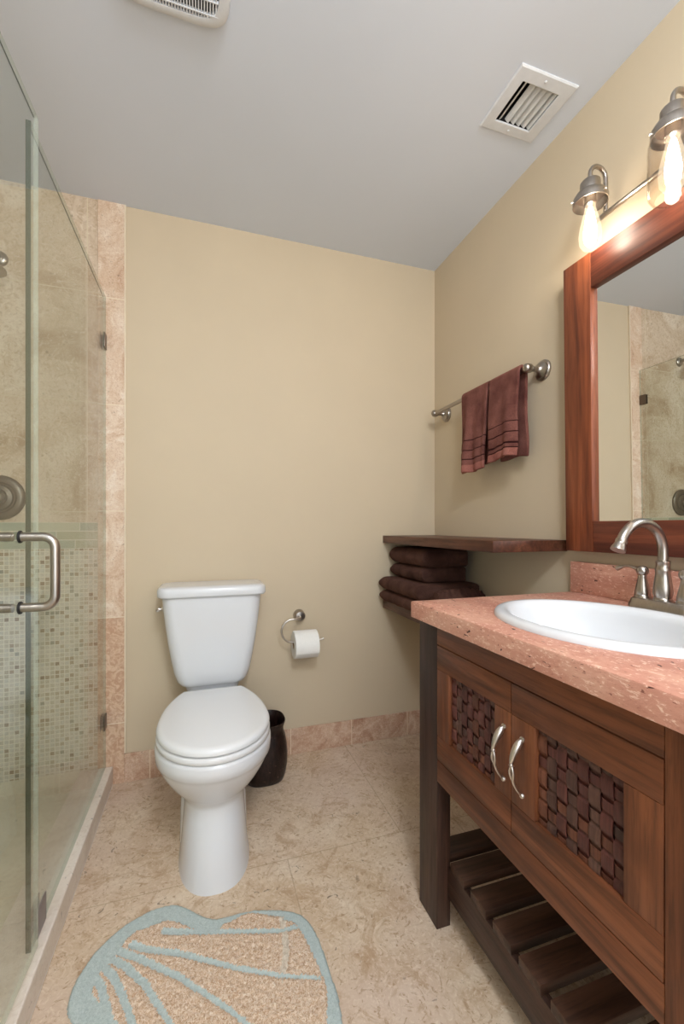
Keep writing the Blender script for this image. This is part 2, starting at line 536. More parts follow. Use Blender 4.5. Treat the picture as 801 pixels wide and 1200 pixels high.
# ceiling with the register's hole
b = BM()
xs = [XL - .08, 0.922, 1.058, XR + .08]; ys = [YF - .08, 1.058, 1.188, YB + .08]
for i in range(3):
    for j in range(3):
        if (i, j) != (1, 1):
            box(b, xs[i], xs[i + 1], ys[j], ys[j + 1], H, H + 0.05)
bmesh.ops.remove_doubles(b, verts=b.verts, dist=1e-5)
struct('ceiling', b, M['ceil'])
b = BM(); box(b, -0.314, XR + .08, YB, YB + .08, 0, H); struct('wall_back', b, M['paint'])
b = BM(); box(b, XR, XR + .08, YF, YB, 0, H); struct('wall_right', b, M['paint'])
b = BM()
box(b, -0.36, -0.33, YF - .08, YF, 0, H); box(b, 0.83, XR + .08, YF - .08, YF, 0, H); box(b, -0.33, 0.83, YF - .08, YF, 2.2, H); box(b, XL - .08, -0.36, YF - .08, YF, 0, H)
struct('wall_front', b, M['paint'])


def tiled(name, x0, x1, y0, y1, top):
    b = BM()
    box(b, x0, x1, y0, y1, 0.0, 0.078, mi=1); box(b, x0, x1, y0, y1, 0.078, 0.99, mi=2)
    box(b, x0, x1, y0, y1, 0.99, 1.098, mi=3); box(b, x0, x1, y0, y1, 1.098, H, mi=0)
    struct(name, b, [top, M['sfloor'], M['mosaic'], M['band']])


tiled('wall_shower', XL - .08, -0.416, YB - 0.004, YB + .08, M['stile'])
tiled('wall_left', XL - .08, XL, YF, YB - 0.004, M['stiley'])
b = BM()
box(b, -0.416, -0.3165, YB - 0.010, YB + .08, 0, H, 0.0015)
box(b, -0.3165, -0.3105, YB - 0.011, YB + .02, 0.125, H, 0.001, 1)
struct('trim_1', b, [M['jamb'], M['jamb_edge']])
b = BM(); box(b, -0.3165, XR - 0.011, YB - 0.011, YB, 0, 0.120, 0.002); struct('baseboard_back', b, M['base'])
b = BM(); box(b, XR - 0.011, XR, YF, YB, 0, 0.120, 0.002); struct('baseboard_right', b, M['basey'])
b = BM(); box(b, -0.48, -0.359, YF, YB - 0.010, 0, 0.078, 0.004); struct('trim_2', b, M['curb'])
b = BM(); box(b, XL, -0.48, YF, YB - 0.004, -0.04, 0.022); struct('floor_shower', b, M['sfloor'])

# ------------------------------------------------------------------ vanity cabinet
FX = 0.5945
VN, VF = 0.318, 1.102          # ends along y
van = thing('vanity_cabinet', 'reddish brown wooden vanity with woven doors and slatted low shelf under the pink worktop', 'vanity', (0.87, 0.71, 0))
LEGS = [(FX, FX + 0.042, 1.006, VF), (FX, FX + 0.042, VN, 0.414), (1.112, 1.154, 1.006, VF), (1.112, 1.154, VN, 0.414)]
for i, (x0, x1, y0, y1) in enumerate(LEGS):
    b = BM(); box(b, x0, x1, y0, y1, 0, 0.8225, 0.002)
    link('leg', b, M['lz'] if i != 1 else M['vz'], van, 30, 'dark brown square front leg' if i == 0 else None)
b = BM(); box(b, FX, FX + .022, 0.4145, 1.0055, 0.7655, 0.8225, 0.0015); link('top_rail', b, M['vy'], van, 30)
b = BM(); box(b, FX, FX + .022, 0.4145, 1.0055, 0.3987, 0.4575, 0.0015); link('apron', b, M['vy'], van, 30)
for y0, y1 in ((1.03, 1.045), (0.375, 0.39)):
    b = BM(); box(b, FX + .0425, 1.1115, y0, y1, 0.40, 0.8225); link('side_panel', b, M['vz'], van, 30)
b = BM(); box(b, FX + .023, 1.1115, 0.391, 1.029, 0.40, 0.415); link('bottom_panel', b, M['vy'], van, 30)


def weave(y0, y1, z0, z1, parent):
    b = BM()
    nc = round((y1 - y0) / 0.0222); cw = (y1 - y0) / nc; rp = 0.0295; nr = int((z1 - z0) / rp) + 2
    xc = FX + 0.010
    rnd = random.Random(int(y0 * 1000))
    for i in range(nc):
        ya, yb = y0 + i * cw + .0006, y0 + (i + 1) * cw - .0006
        sk = rnd.uniform(-.0012, .0012); mi = rnd.choice((0, 0, 1, 1, 2)); rings = []
        ns = int((z1 - z0) / 0.0032)
        for s in range(ns + 1):
            z = z0 + (z1 - z0) * s / ns
            x = xc - 0.0027 * math.copysign(abs(math.cos(PI * ((z - z0) / rp + i))) ** 0.30, math.cos(PI * ((z - z0) / rp + i)))
            d = sk * math.sin(z * 60)
            rings.append([(x - .0008, ya + d, z), (x - .0012, (ya + yb) / 2 + d, z), (x - .0008, yb + d, z), (x + .0009, yb + d, z), (x + .0009, ya + d, z)])
        loft(b, rings, mi=mi)
    for r in range(nr):
        zc = z0 + (r) * rp; za, zb = max(z0, zc - .0085), min(z1, zc + .0085)
        if zb - za < .003:
            continue
        mi = rnd.choice((0, 1, 2, 2)); rings = []
        ns = nc * 8
        for s in range(ns + 1):
            y = y0 + (y1 - y0) * s / ns; ph = PI * ((y - y0) / cw - 0.5 + r)
            x = xc + 0.0022 * math.copysign(abs(math.cos(ph)) ** 0.4, math.cos(ph)) + .0003
            rings.append([(x - .0008, y, za), (x - .0008, y, zb), (x + .0008, y, zb), (x + .0008, y, za)])
        loft(b, rings, mi=mi)
    box(b, FX + 0.0158, FX + 0.019, y0 + .0002, y1 - .0002, z0 + .0002, z1 - .0002, mi=1)
    link('woven_panel', b, M['weave'], parent, 35, 'dark plum brown basket weave panel')


def pull(y, zt, zb, parent):
    b = BM()
    zs = lambda t: zt + (zb - zt) * t
    out = lambda t: FX - 0.0005 - 0.027 * math.sin(PI * min(1, max(0, t))) ** 0.75
    pts = [zs(0)] ; N = 14
    # leaf shaped upper half
    P, R = [], []
    for i in range(N + 1):
        t = 0.42 * i / N
        P.append((out(t), y + 0.002 * math.sin(4 * t), zs(t))); R.append(0.0018 + 0.0042 * math.sin(PI * (t / 0.42) ** 0.6) + 0.0012)
    tube(b, P, R, 10)
    tube(b, [(out(.40), y, zs(.40)), (out(.42), y, zs(.42)), (out(.44), y, zs(.44))], [.003, .0055, .003], 10)
    for s in (-1, 1):
        P = [(out(t), y + s * 0.0048 * math.sin(PI * (t - .42) / .28), zs(t)) for t in [.42 + .28 * i / 10 for i in range(11)]]
        tube(b, P, 0.0026, 8)
    P = [(out(t), y, zs(t)) for t in [.68 + .32 * i / 10 for i in range(11)]]
    tube(b, P, [0.0032 - 0.0012 * i / 10 for i in range(11)], 8)
    lathe(b, [(.005, 0), (.005, .004), (.003, .006)], (FX - .0002, y, zs(.99)), '-x', 12)
    lathe(b, [(.006, 0), (.006, .003), (.003, .005)], (FX - .0002, y, zs(.01)), '-x', 12)
    link('handle', b, M['nickel_sm'], parent, 50, 'silver cabinet pull with an open loop')


def door(y0, y1, py0, py1, hy, zt, zb):
    z0, z1, pz0, pz1 = 0.4595, 0.7635, 0.5225, 0.7015
    b = BM(); x0, x1 = FX - .0005, FX + .021
    box(b, x0, x1, y0, py0, pz0 + .0006, pz1 - .0006, .0012, 1); box(b, x0, x1, py1, y1, pz0 + .0006, pz1 - .0006, .0012, 1)
    box(b, x0, x1, y0, y1, pz1, z1, .0012, 0); box(b, x0, x1, y0, y1, z0, pz0, .0012, 0)
    d = link('door', b, [M['vy'], M['vz']], van, 30)
    weave(py0 + .0006, py1 - .0006, pz0 + .0006, pz1 - .0006, d)
    pull(hy, zt, zb, d)


door(0.7175, 1.0045, 0.768, 0.946, 0.737, 0.667, 0.556)
door(0.4155, 0.7155, 0.473, 0.652, 0.683, 0.665, 0.553)
SX = 0.625
b = BM(); box(b, SX + .002, SX + .022, 0.4145, 1.0055, 0.080, 0.162, .0015)
link('shelf_rail', b, M['ly'], van, 30, 'dark brown front rail of the low shelf')
b = BM(); box(b, 1.08, 1.10, 0.4145, 1.0055, 0.080, 0.162, .0015); link('shelf_rail', b, M['ly'], van, 30)
for y0 in (1.0155 - 0.0, 0.929, 0.8405, 0.755, 0.671, 0.585, 0.50, 0.415):
    b = BM(); box(b, SX, 1.105, y0 - .001, y0 + 0.060, 0.1625, 0.1855, .0012); link('slat', b, M['lx'], van, 30)

# worktop with the oval cut-out
CX0, CX1, CY0, CY1, CZ0, CZ1 = 0.566, XR - 0.0005, 0.305, 1.099, 0.823, 0.868
SKX, SKY, SKA, SKB = 0.829, 0.706, 0.258, 0.203     # sink centre, half length y, half length x
ctop = thing('countertop', 'pink pitted stone worktop with a raised splashback on the vanity', 'countertop', (0.87, 0.71, 0.823))
b = BM(); n = 96
inner, outer = [], []
for k in range(n):
    a = 2 * PI * k / n; c_, s_ = math.cos(a), math.sin(a)
    inner.append((SKX + c_ * (SKB - .022), SKY + s_ * (SKA - .022)))
    t = min(((CX1 - SKX) / c_ if c_ > 1e-9 else 9e9), ((CX0 - SKX) / c_ if c_ < -1e-9 else 9e9), ((CY1 - SKY) / s_ if s_ > 1e-9 else 9e9), ((CY0 - SKY) / s_ if s_ < -1e-9 else 9e9))
    outer.append((SKX + c_ * t, SKY + s_ * t))
for cx_, cy_ in ((CX0, CY0), (CX0, CY1), (CX1, CY0), (CX1, CY1)):
    k = min(range(n), key=lambda i: (outer[i][0] - cx_) ** 2 + (outer[i][1] - cy_) ** 2); outer[k] = (cx_, cy_)


def inset(p, e):
    return (min(max(p[0], CX0 + e), CX1), min(max(p[1], CY0 + e), CY1 - e))


def R_(pts, z):
    return [(p[0], p[1], z) for p in pts]


rings = [R_(inner, CZ0), R_([inset(p, 0) for p in outer], CZ0), R_([inset(p, 0) for p in outer], CZ1 - .004),
         R_([inset(p, .0015) for p in outer], CZ1 - .001), R_([inset(p, .005) for p in outer], CZ1), R_(inner, CZ1), R_(inner, CZ0)]
loft(b, rings, False, False)
bmesh.ops.remove_doubles(b, verts=b.verts, dist=1e-5)
link('slab', b, M['terra'], ctop, 30)
b = BM(); box(b, 1.145, XR - .0005, CY0, CY1, CZ1, 0.967, .003); link('splashback', b, M['terra'], ctop, 30)

# sink
snk = thing('sink', 'oval white drop-in basin with a rolled rim set in the pink worktop', 'sink', (SKX, SKY, 0.868))
b = BM(); rings = []
for d, z in ((0, .8682), (0.0005, .873), (.004, .8785), (.010, .8815), (.020, .8825), (.030, .880), (.036, .874), (.041, .864), (.052, .845), (.070, .815),
             (.095, .785), (.125, .762), (.155, .750), (.185, .745)):
    rings.append([(SKX + math.cos(t) * (SKB - d * (SKB / SKA if d > .05 else 1)), SKY + math.sin(t) * (SKA - d), z) for t in [2 * PI * k / 96 for k in range(96)]])
under = []
for d, z in ((.185, .737), (.120, .750), (.065, .790), (.050, .8225), (.0405, .8285), (.0245, .8675)):
    under.append([(SKX + math.cos(t) * (SKB - d * (SKB / SKA if d > .05 else 1)), SKY + math.sin(t) * (SKA - d), z) for t in [2 * PI * k / 96 for k in range(96)]])
V = loft(b, rings, False, True)
V2 = loft(b, under, True, False)
for k in range(96):
    b.faces.new((V2[-1][k], V2[-1][(k + 1) % 96], V[0][(k + 1) % 96], V[0][k]))
link('basin', b, M['porcelain'], snk, 60)
b = BM(); lathe(b, [(.022, .7455), (.022, .748), (.016, .749), (.014, .747)], (SKX, SKY, 0), 'z', 24)
link('drain', b, M['nickel'], snk, 40)

# faucet
FCX, FCY = 1.061, 0.742
fau = thing('faucet', 'brushed nickel gooseneck faucet with two lever handles behind the oval basin', 'faucet', (FCX, FCY, 0.8682))
b = BM()
loft(b, [rrect(FCX, FCY, .0275, .077, .018, .8682), rrect(FCX, FCY, .0275, .077, .018, .884), rrect(FCX, FCY, .0225, .072, .016, .899), rrect(FCX, FCY, .019, .068, .014, .9015)])
link('base_plate', b, M['nickel'], fau, 40)
b = BM()
lathe(b, [(.0195, .9015), (.0195, .905), (.018, .908), (.019, .911), (.0205, .920), (.0195, .938), (.0168, .958), (.0155, .970), (.0165, .973), (.0165, .978), (.0148, .981), (.0148, .991), (.0157, .993), (.0157, .997), (.0112, .999)], (FCX, FCY, 0), 'z', 28)
SR = 0.070; zc = 1.020
path = [(FCX, FCY, .99), (FCX, FCY, 1.005)] + arc((FCX - SR, FCY, zc), SR, 0, 152, 24)
e = Vector(path[-1]); tg = Vector((-math.sin(math.radians(152)), 0, math.cos(math.radians(152))))
tube(b, [Vector(p) for p in path] + [e + tg * .006], [.0112] * (len(path) + 1), 18)
tube(b, [e + tg * q for q in (.002, .004, .009, .012, .016, .026, .031)], [.0108, .0128, .0128, .0115, .0125, .0158, .0162], 18)
link('spout', b, M['nickel'], fau, 40)
for s in (1, -1):
    b = BM(); hy = FCY + s * 0.051
    lathe(b, [(.0185, .9015), (.0185, .906), (.0168, .909), (.0175, .912), (.0155, .924), (.0115, .942), (.0095, .953), (.0102, .956), (.0095, .958), (.0125, .962), (.0140, .968), (.0125, .975), (.008, .980), (.002, .9815)], (FCX, hy, 0), 'z', 24)
    h = link('faucet_handle', b, M['nickel'], fau, 40)
    b = BM(); P = [(FCX, hy + s * (.008 + .062 * t), .969 + .010 * math.sin(PI * t * .9) - .004 * t) for t in [i / 12 for i in range(13)]]
    tube(b, P, [.0055 - .0022 * math.sin(PI * i / 12) + (.0012 if i > 9 else 0) for i in range(13)], 12)
    link('lever', b, M['nickel'], h, 50)

# ------------------------------------------------------------------ mirror
mir = thing('wall_mirror', 'large mirror in a wide glossy reddish wooden frame above the faucet', 'mirror', (XR, 0.70, 1.004))
MY0, MY1, MZ0, MZ1 = 0.306, 1.094, 1.004, 1.913
mf, mb = 1.125, 1.1685
b = BM(); box(b, mf - .002, mb, MY1 - .100, MY1, MZ0, MZ1, .002); link('stile', b, M['fz'], mir, 30)
b = BM(); box(b, mf - .002, mb, MY0, MY0 + .100, MZ0, MZ1, .002); link('stile', b, M['fz'], mir, 30)
b = BM(); box(b, mf, mb, MY0 + .1003, MY1 - .1003, MZ1 - .107, MZ1 - .003, .002); link('rail', b, M['fy'], mir, 30)
b = BM(); box(b, mf, mb, MY0 + .1003, MY1 - .1003, MZ0, MZ0 + .094, .002); link('rail', b, M['fy'], mir, 30)
b = BM()
ya, yb, za, zb = MY0 + .1003, MY1 - .1003, MZ0 + .094, MZ1 - .107
box(b, 1.138, 1.160, ya, yb, za, zb)
link('mirror_glass', b, M['mirror'], mir, 0)
mir.rotation_euler = (0, -math.radians(0.7), 0)

# ------------------------------------------------------------------ vanity light
LX = 1.066
lit = thing('vanity_light', 'brushed nickel bar light with glowing filament bulbs above the mirror', 'wall light', (XR, 0.722, 2.0))
b = BM(); loft(b, [[(XR - .0005 - d, 0.722 + p[0] * k, 2.0 + p[1] * k) for p in [(q[0], q[1]) for q in rrect(0, 0, .06, .06, .02, 0)]] for d, k in ((0, 1), (.016, 1), (.020, .94))])
tube(b, [(XR - .02, 0.722, 2.0), (1.125, 0.722, 2.0)], .009, 14)
link('back_plate', b, M['nickel'], lit, 40)
b = BM(); tube(b, [(1.125, 0.462, 2.0), (1.125, 0.465, 2.0), (1.125, 0.979, 2.0), (1.125, 0.982, 2.0)], [.004, .0075, .0075, .004], 14); link('bar', b, M['nickel'], lit, 50)
for i, ly in enumerate((0.951, 0.722, 0.493)):
    b = BM(); r = (1.125 - LX) / 2
    tube(b, [(1.125, ly, 1.998), (1.125, ly, 2.04)] + [(1.125, ly, 2.075)] + arc((LX + r, ly, 2.102), r, 0, 180, 16) + [(LX, ly, 2.086)], .0062, 14)
    lathe(b, [(.0085, 2.055), (.0085, 2.065)], (1.125, ly, 0), 'z', 16)
    link('lamp_arm', b, M['nickel'], lit, 50)
    b = BM()
    lathe(b, [(.0085, 2.093), (.0115, 2.091), (.0115, 2.081), (.024, 2.080), (.0265, 2.077), (.0265, 2.052), (.029, 2.050), (.039, 2.044), (.0435, 2.037), (.0455, 2.028), (.0455, 2.016), (.0435, 2.016), (.0425, 2.030), (.037, 2.037), (.018, 2.040)], (LX, ly, 0), 'z', 32)
    lathe(b, [(.016, 2.040), (.0165, 2.014), (.014, 2.012)], (LX, ly, 0), 'z', 20)
    cup = link('socket_cup', b, M['nickel'], lit, 40)
    for a in (150, 270, 30):
        bb = BM(); ca, sa = math.cos(math.radians(a)), math.sin(math.radians(a))
        tube(bb, [(LX + ca * .042, ly + sa * .042, 2.026), (LX + ca * .052, ly + sa * .052, 2.026)], .0028, 8); link('screw', bb, M['nickel_sm'], cup, 40)
    b = BM(); lathe(b, [(.0125, 2.018), (.0140, 2.002), (.019, 1.982), (.0265, 1.952), (.0300, 1.926), (.0280, 1.903), (.020, 1.889), (.010, 1.883), (.001, 1.882)], (LX, ly, 0), 'z', 28)
    bulb = link('bulb', b, M['bulb'], lit, 60, 'glowing filament bulb')
    b = BM(); lathe(b, [(.004, 2.008), (.009, 1.992), (.0135, 1.965), (.0175, 1.935), (.0150, 1.907), (.006, 1.893)], (LX, ly, 0), 'z', 16)
    link('filament', b, M['core'], bulb, 60)
    if i > 0:
        b = BM()
        pr = [(.0415, 2.030), (.046, 2.012), (.0500, 2.003), (.0515, 1.99), (.0515, 1.892), (.050, 1.880), (.045, 1.871), (.038, 1.868)]
        lathe(b, pr + [(r_ - .002, z_ + (.001 if z_ < 1.9 else 0)) for r_, z_ in pr[::-1]], (LX, ly, 0), 'z', 40, False, False)
        link('glass_shade', b, M['shade'], lit, 60, 'clear glass jar shade')

# ------------------------------------------------------------------ towel rail and towels
BX, BZ = 1.100, 1.646
tr = thing('towel_rail', 'brushed nickel towel rail on the beige wall holding two brown hand towels', 'towel rail', (XR, 1.56, BZ))
b = BM(); tube(b, [(BX, 1.236, BZ), (BX, 1.884, BZ)], .0092, 16); link('bar', b, M['nickel'], tr, 50)
for py in (1.240, 1.880):
    b = BM()
    lathe(b, [(.037, 0), (.037, .005), (.033, .008), (.032, .011), (.030, .011), (.029, .015), (.023, .018), (.017, .021), (.011, .028), (.0085, .040), (.010, .050), (.014, .056), (.0165, .063), (.0170, .070), (.0160, .078), (.012, .084), (.005, .0875), (.001, .088)], (XR - .0005, py, BZ), '-x', 28)
    link('post', b, M['nickel'], tr, 40)


def hung(name, y0, y1, zf, zbk, lean, bulge, wav, seed, label):
    """Towel folded over the rail: front fall to zf, back fall to zbk."""
    r = .0165
    prof = []
    nf = 64
    for i in range(nf + 1):                      # front, bottom to rail
        t = i / nf; prof.append((0, t, zf + (BZ - zf) * t))
    for i in range(1, 9):
        prof.append((1, i / 9, 0))
    nb = 40
    for i in range(nb + 1):
        t = i / nb; prof.append((2, t, BZ + (zbk - BZ) * t))
    nu = 30; b = BM(); grid = []
    for (side, t, z) in prof:
        row = []
        for j in range(nu + 1):
            u = j / nu; y = y0 + (y1 - y0) * u
            if side != 1:
                y += (y0 + y1) / 2 * 0 + ((y0 + y1) / 2 - y) * .14 * (BZ - z) / (BZ - zf)
            if side == 1:
                a = PI - PI * t; p = (BX + math.cos(a) * r, y, BZ + math.sin(a) * r)
            else:
                fall = (BZ - z) / (BZ - zf)
                drape = wav * fall * (math.sin(u * 9 + seed) * .6 + math.sin(u * 17 + seed * 2.1 + z * 6) * .4)
                edge = 1 - (abs(2 * u - 1)) ** 4
                if side == 0:
                    x = BX - r - bulge * (fall ** 0.8) * (0.35 + .65 * edge) + drape
                    for zz in BANDS:
                        x += .0035 * math.exp(-((z - zf - zz) / .0028) ** 2)
                else:
                    x = BX + r + .012 * fall + drape * .3
                yy = y + lean * fall * fall + (.006 * math.sin(z * 23 + seed) * fall)
                zz2 = z + (.010 * fall * (u - .5) * (1 if side == 0 else 0)) + .004 * fall * math.sin(u * 6 + seed)
                p = (x, yy, zz2)
            row.append(b.verts.new(p))
        grid.append(row)
    for i in range(len(grid) - 1):
        side, t, z = prof[i]
        for j in range(nu):
            f = b.faces.new((grid[i][j], grid[i][j + 1], grid[i + 1][j + 1], grid[i + 1][j]))
            if side == 0:
                h = z - zf + (BZ - zf) / 128
                if h < BANDS[0]:
                    f.material_index = 2
                elif any(abs(h - q) < .0030 for q in BANDS):
                    f.material_index = 1
    o = link(name, b, [M['towel'], M['towel_band'], M['towel_hem']], None, 0)
    for p in o.data.polygons:
        p.use_smooth = True
    m = o.modifiers.new('thickness', 'SOLIDIFY'); m.thickness = .012; m.offset = 0
    m = o.modifiers.new('soft', 'SUBSURF'); m.levels = 1; m.render_levels = 1
    return tag(o, label, 'towel', 'brown hand towels on the towel rail')


BANDS = (.031, .054, .094, .135)
hung('hand_towel', 1.618, 1.437, 1.310, 1.345, .000, .026, .022, 1.3, 'dark brown hand towel on the rail nearer the room corner, hanging lower')
BANDS = (.029, .049, .088, .129)
hung('hand_towel', 1.427, 1.262, 1.336, 1.340, .000, .022, .010, 4.0, 'dark brown hand towel on the rail nearer the mirror frame, hanging higher')

# ------------------------------------------------------------------ wall shelves and folded towels
b = BM(); box(b, .871, XR - .0005, 1.132, YB - .0005, .998, 1.035, .0015)
tag(link('wall_shelf', b, M['shelf'], None, 30), 'dark wooden wall shelf below the towel rail, bare on top', 'shelf', 'dark wooden wall shelves')
b = BM(); box(b, .871, XR - .0005, 1.132, YB - .0005, .668, .710, .0015)
tag(link('wall_shelf', b, M['shelf'], None, 30), 'lower dark wooden wall shelf under the stack of folded brown towels', 'shelf', 'dark wooden wall shelves')


def folded(name, x0, x1, y0, y1, z0, z1, plies, seed, label, amp=.004):
    """Towel folded into plies, the long rounded folds facing the room."""
    b = BM(); ny = 40; zc, hz = (z0 + z1) / 2, (z1 - z0) / 2
    prof = []
    na = 16
    for k in range(na + 1):                      # rounded front fold
        a = PI / 2 + PI * k / na; prof.append((math.cos(a), math.sin(a)))
    m_ = 14
    pts = [('f', c, s) for c, s in prof] + [('b', i / m_, 0) for i in range(1, m_ + 1)] + [('r', 0, k / 5) for k in range(1, 5)] + [('t', 1 - i / m_, 0) for i in range(0, m_)]
    rings = []
    for j in range(ny + 1):
        v = j / ny; y = y0 + (y1 - y0) * v
        e = min(v, 1 - v) * (y1 - y0); pin = 1 - .30 * max(0, 1 - e / .022) ** 2
        ring = []
        for kind, c, s in pts:
            fx = hz * 1.15
            if kind == 'f':
                ply = 1.0 - .22 * abs(math.sin(PI * plies * (s + 1) / 2 + PI / 2)) ** 6 * (plies > 1)
                x = x0 + fx + c * fx * ply; z = zc + s * hz * pin
            elif kind == 'b':
                x = x0 + fx + (x1 - x0 - fx) * c; z = zc - hz * pin
            elif kind == 'r':
                x = x1; z = zc + (-1 + 2 * s) * hz * pin
            else:
                x = x0 + fx + (x1 - x0 - fx) * c; z = zc + hz * pin
            nv = mnoise.noise(Vector((x * 14 + seed, y * 22, z * 22))) * amp + mnoise.noise(Vector((seed, y * 60, 3))) * amp * .5 * (kind == 'f')
            x += nv; yy = y + mnoise.noise(Vector((x * 20, z * 30, seed))) * amp
            z += (nv * .5 if kind != 'b' else 0)
            ring.append((x, yy, min(max(z, z0), z1)))
        rings.append(ring)
    loft(b, rings)
    o = link(name, b, M['dtowel'], None, 70)
    return tag(o, label, 'towel', 'folded brown towels on the lower shelf')


folded('folded_towel', .840, 1.135, 1.585, 1.972, .7105, .768, 1, 1.0, 'folded dark brown towel lying on the lower shelf, bottom of the stack')
folded('folded_towel', .836, 1.140, 1.575, 1.974, .7685, .832, 1, 2.6, 'folded dark brown towel second from the shelf board, wider than those above')
folded('folded_towel', .897, 1.115, 1.640, 1.970, .8325, .900, 1, 3.3, 'folded dark brown towel second from the top of the stack')
folded('folded_towel', .891, 1.120, 1.630, 1.972, .9005, .982, 1, 4.7, 'thick folded dark brown towel topmost of the stack just under the shelf')
# loosely bunched towel at the near end of the stack
b = BM(); rings = []
for i in range(37):
    u = i / 36; x = .885 + .215 * u; ring = []
    for k in range(28):
        a = 2 * PI * k / 28
        rr = (.056 + .004 * math.sin(a * 7 + u * 3)) * (0.72 + .28 * math.sin(PI * min(1, max(0, u * .9 + .08)))) + .0035 * math.sin(u * 55 + a)
        z = .7715 + math.sin(a) * rr; y = 1.505 + math.cos(a) * rr * .95
        ring.append((x + .006 * math.sin(a * 2), y, max(z, .7105)))
    rings.append(ring)
loft(b, rings)
tag(link('bunched_towel', b, M['dtowel'], None, 70), 'loosely bunched ribbed brown towel in front of the stack, beside the worktop edge', 'towel', 'folded brown towels on the lower shelf')

# ------------------------------------------------------------------ toilet
TX = 0.036
toi = thing('toilet', 'white two-piece toilet with closed lid against the beige wall', 'toilet', (TX, 1.6, 0))


def egg(wd, yf, yc, yb, z, n=56, p=2.0, pb=3.0):
    out = []
    for k in range(n):
        a = 2 * PI * k / n; c, s = math.cos(a), math.sin(a)
        q = p if s < 0 else pb
        x = math.copysign(abs(c) ** (2 / q), c) * wd
        y = yc + math.copysign(abs(s) ** (2 / q), s) * ((yc - yf) if s < 0 else (yb - yc))
        out.append((TX + x, y, z))
    return out


b = BM()
S = [(0.112, 1.303, 1.50, 1.86, 0.0, 2.4), (0.109, 1.306, 1.50, 1.86, 0.012, 2.4), (0.105, 1.318, 1.50, 1.86, 0.06, 2.4), (0.100, 1.338, 1.50, 1.86, 0.12, 2.4),
     (0.096, 1.358, 1.50, 1.86, 0.175, 2.3), (0.096, 1.368, 1.50, 1.86, 0.205, 2.2), (0.104, 1.366, 1.50, 1.86, 0.222, 2.1), (0.122, 1.345, 1.49, 1.86, 0.245, 2.0), (0.142, 1.318, 1.48, 1.86, 0.275, 2.0),
     (0.160, 1.293, 1.475, 1.86, 0.308, 2.0), (0.172, 1.276, 1.47, 1.86, 0.336, 2.0), (0.176, 1.271, 1.47, 1.86, 0.347, 2.0), (0.1805, 1.2645, 1.47, 1.86, 0.353, 2.0), (0.182, 1.262, 1.47, 1.86, 0.372, 2.0),
     (0.182, 1.262, 1.47, 1.86, 0.388, 2.0), (0.178, 1.266, 1.47, 1.858, 0.397, 2.0), (0.170, 1.274, 1.47, 1.850, 0.400, 2.0)]
loft(b, [egg(w_, f_, c_, k_, z_, 64, p_, 3.2) for w_, f_, c_, k_, z_, p_ in S])
loft(b, [rrect(TX, 1.66, hw, 1.66 - yf, .06, z, 8) for hw, yf, z in ((.112, 1.50, 0), (.112, 1.502, .02), (.110, 1.51, .12), (.106, 1.53, .19), (.09, 1.56, .23), (.06, 1.60, .25))])
link('bowl', b, M['porcelain'], toi, 60)


def lidring(wd, yf, ym, L, yb, z, off=0.0, n=28):
    """Seat outline: half ellipse at the front, flattened curve to a straight back edge."""
    R, Lft = [], []
    half = []
    for k in range(n + 1):
        a = PI / 2 * k / n
        half.append((math.sin(a) * (wd - off), ym - math.cos(a) * (ym - yf - off)))
    for k in range(1, n + 1):
        y = ym + (yb - off - ym) * k / n
        half.append(((wd - off) * math.sqrt(max(0.0, 1 - ((y - ym) / L) ** 2)), y))
    ring = [(TX + x, y, z) for x, y in half] + [(TX - x, y, z) for x, y in half[:0:-1]]
    return ring


b = BM()
loft(b, [lidring(.179, 1.262, 1.47, .345, 1.745, .4005, .004), lidring(.179, 1.262, 1.47, .345, 1.745, .404), lidring(.179, 1.262, 1.47, .345, 1.745, .418), lidring(.179, 1.262, 1.47, .345, 1.745, .4225, .004)])
link('seat', b, M['plastic'], toi, 50)
b = BM()
loft(b, [lidring(.178, 1.256, 1.47, .338, 1.742, .4280, .006), lidring(.178, 1.256, 1.47, .338, 1.742, .4305, .001), lidring(.178, 1.256, 1.47, .338, 1.742, .439), lidring(.178, 1.256, 1.47, .338, 1.742, .4455, .003), lidring(.178, 1.256, 1.47, .338, 1.742, .450, .010), lidring(.178, 1.256, 1.47, .338, 1.742, .4515, .020)])
for s in (-1, 1):
    box(b, TX + s * .075 - .02, TX + s * .075 + .02, 1.735, 1.768, .4005, .436, .006)
link('seat_lid', b, M['plastic'], toi, 50)
b = BM(); rings = []
for hw, yf, z, r in ((.100, 1.830, .4003, .03), (.108, 1.822, .430, .035), (.112, 1.815, .4345, .035), (.125, 1.806, .440, .04), (.138, 1.801, .455, .045), (.150, 1.798, .49, .045), (.162, 1.796, .55, .045), (.172, 1.793, .61, .045), (.1815, 1.791, .68, .045), (.190, 1.790, .75, .045), (.195, 1.790, .7985, .045)):
    rings.append(rrect(TX + .002, (yf + 1.985) / 2, hw, (1.985 - yf) / 2, min(r, (1.985 - yf) / 2 - .001), z, 8))
loft(b, rings); link('tank', b, M['porcelain'], toi, 60)
b = BM(); rings = []
for d, z in ((.010, .799), (.004, .7995), (.001, .803), (0, .807), (0, .826), (.002, .833), (.007, .838), (.016, .841), (.03, .842)):
    rings.append(rrect(TX + .003, 1.8825, .212 - d, .1065 - d, .045 - d * .6, z, 8))
loft(b, rings); link('tank_lid', b, M['porcelain'], toi, 60)
b = BM()
lathe(b, [(.012, 0), (.012, .004), (.008, .008), (.008, .014), (.0105, .018), (.0085, .024), (.002, .026)], (TX - .186, 1.845, .750), '-x', 20)
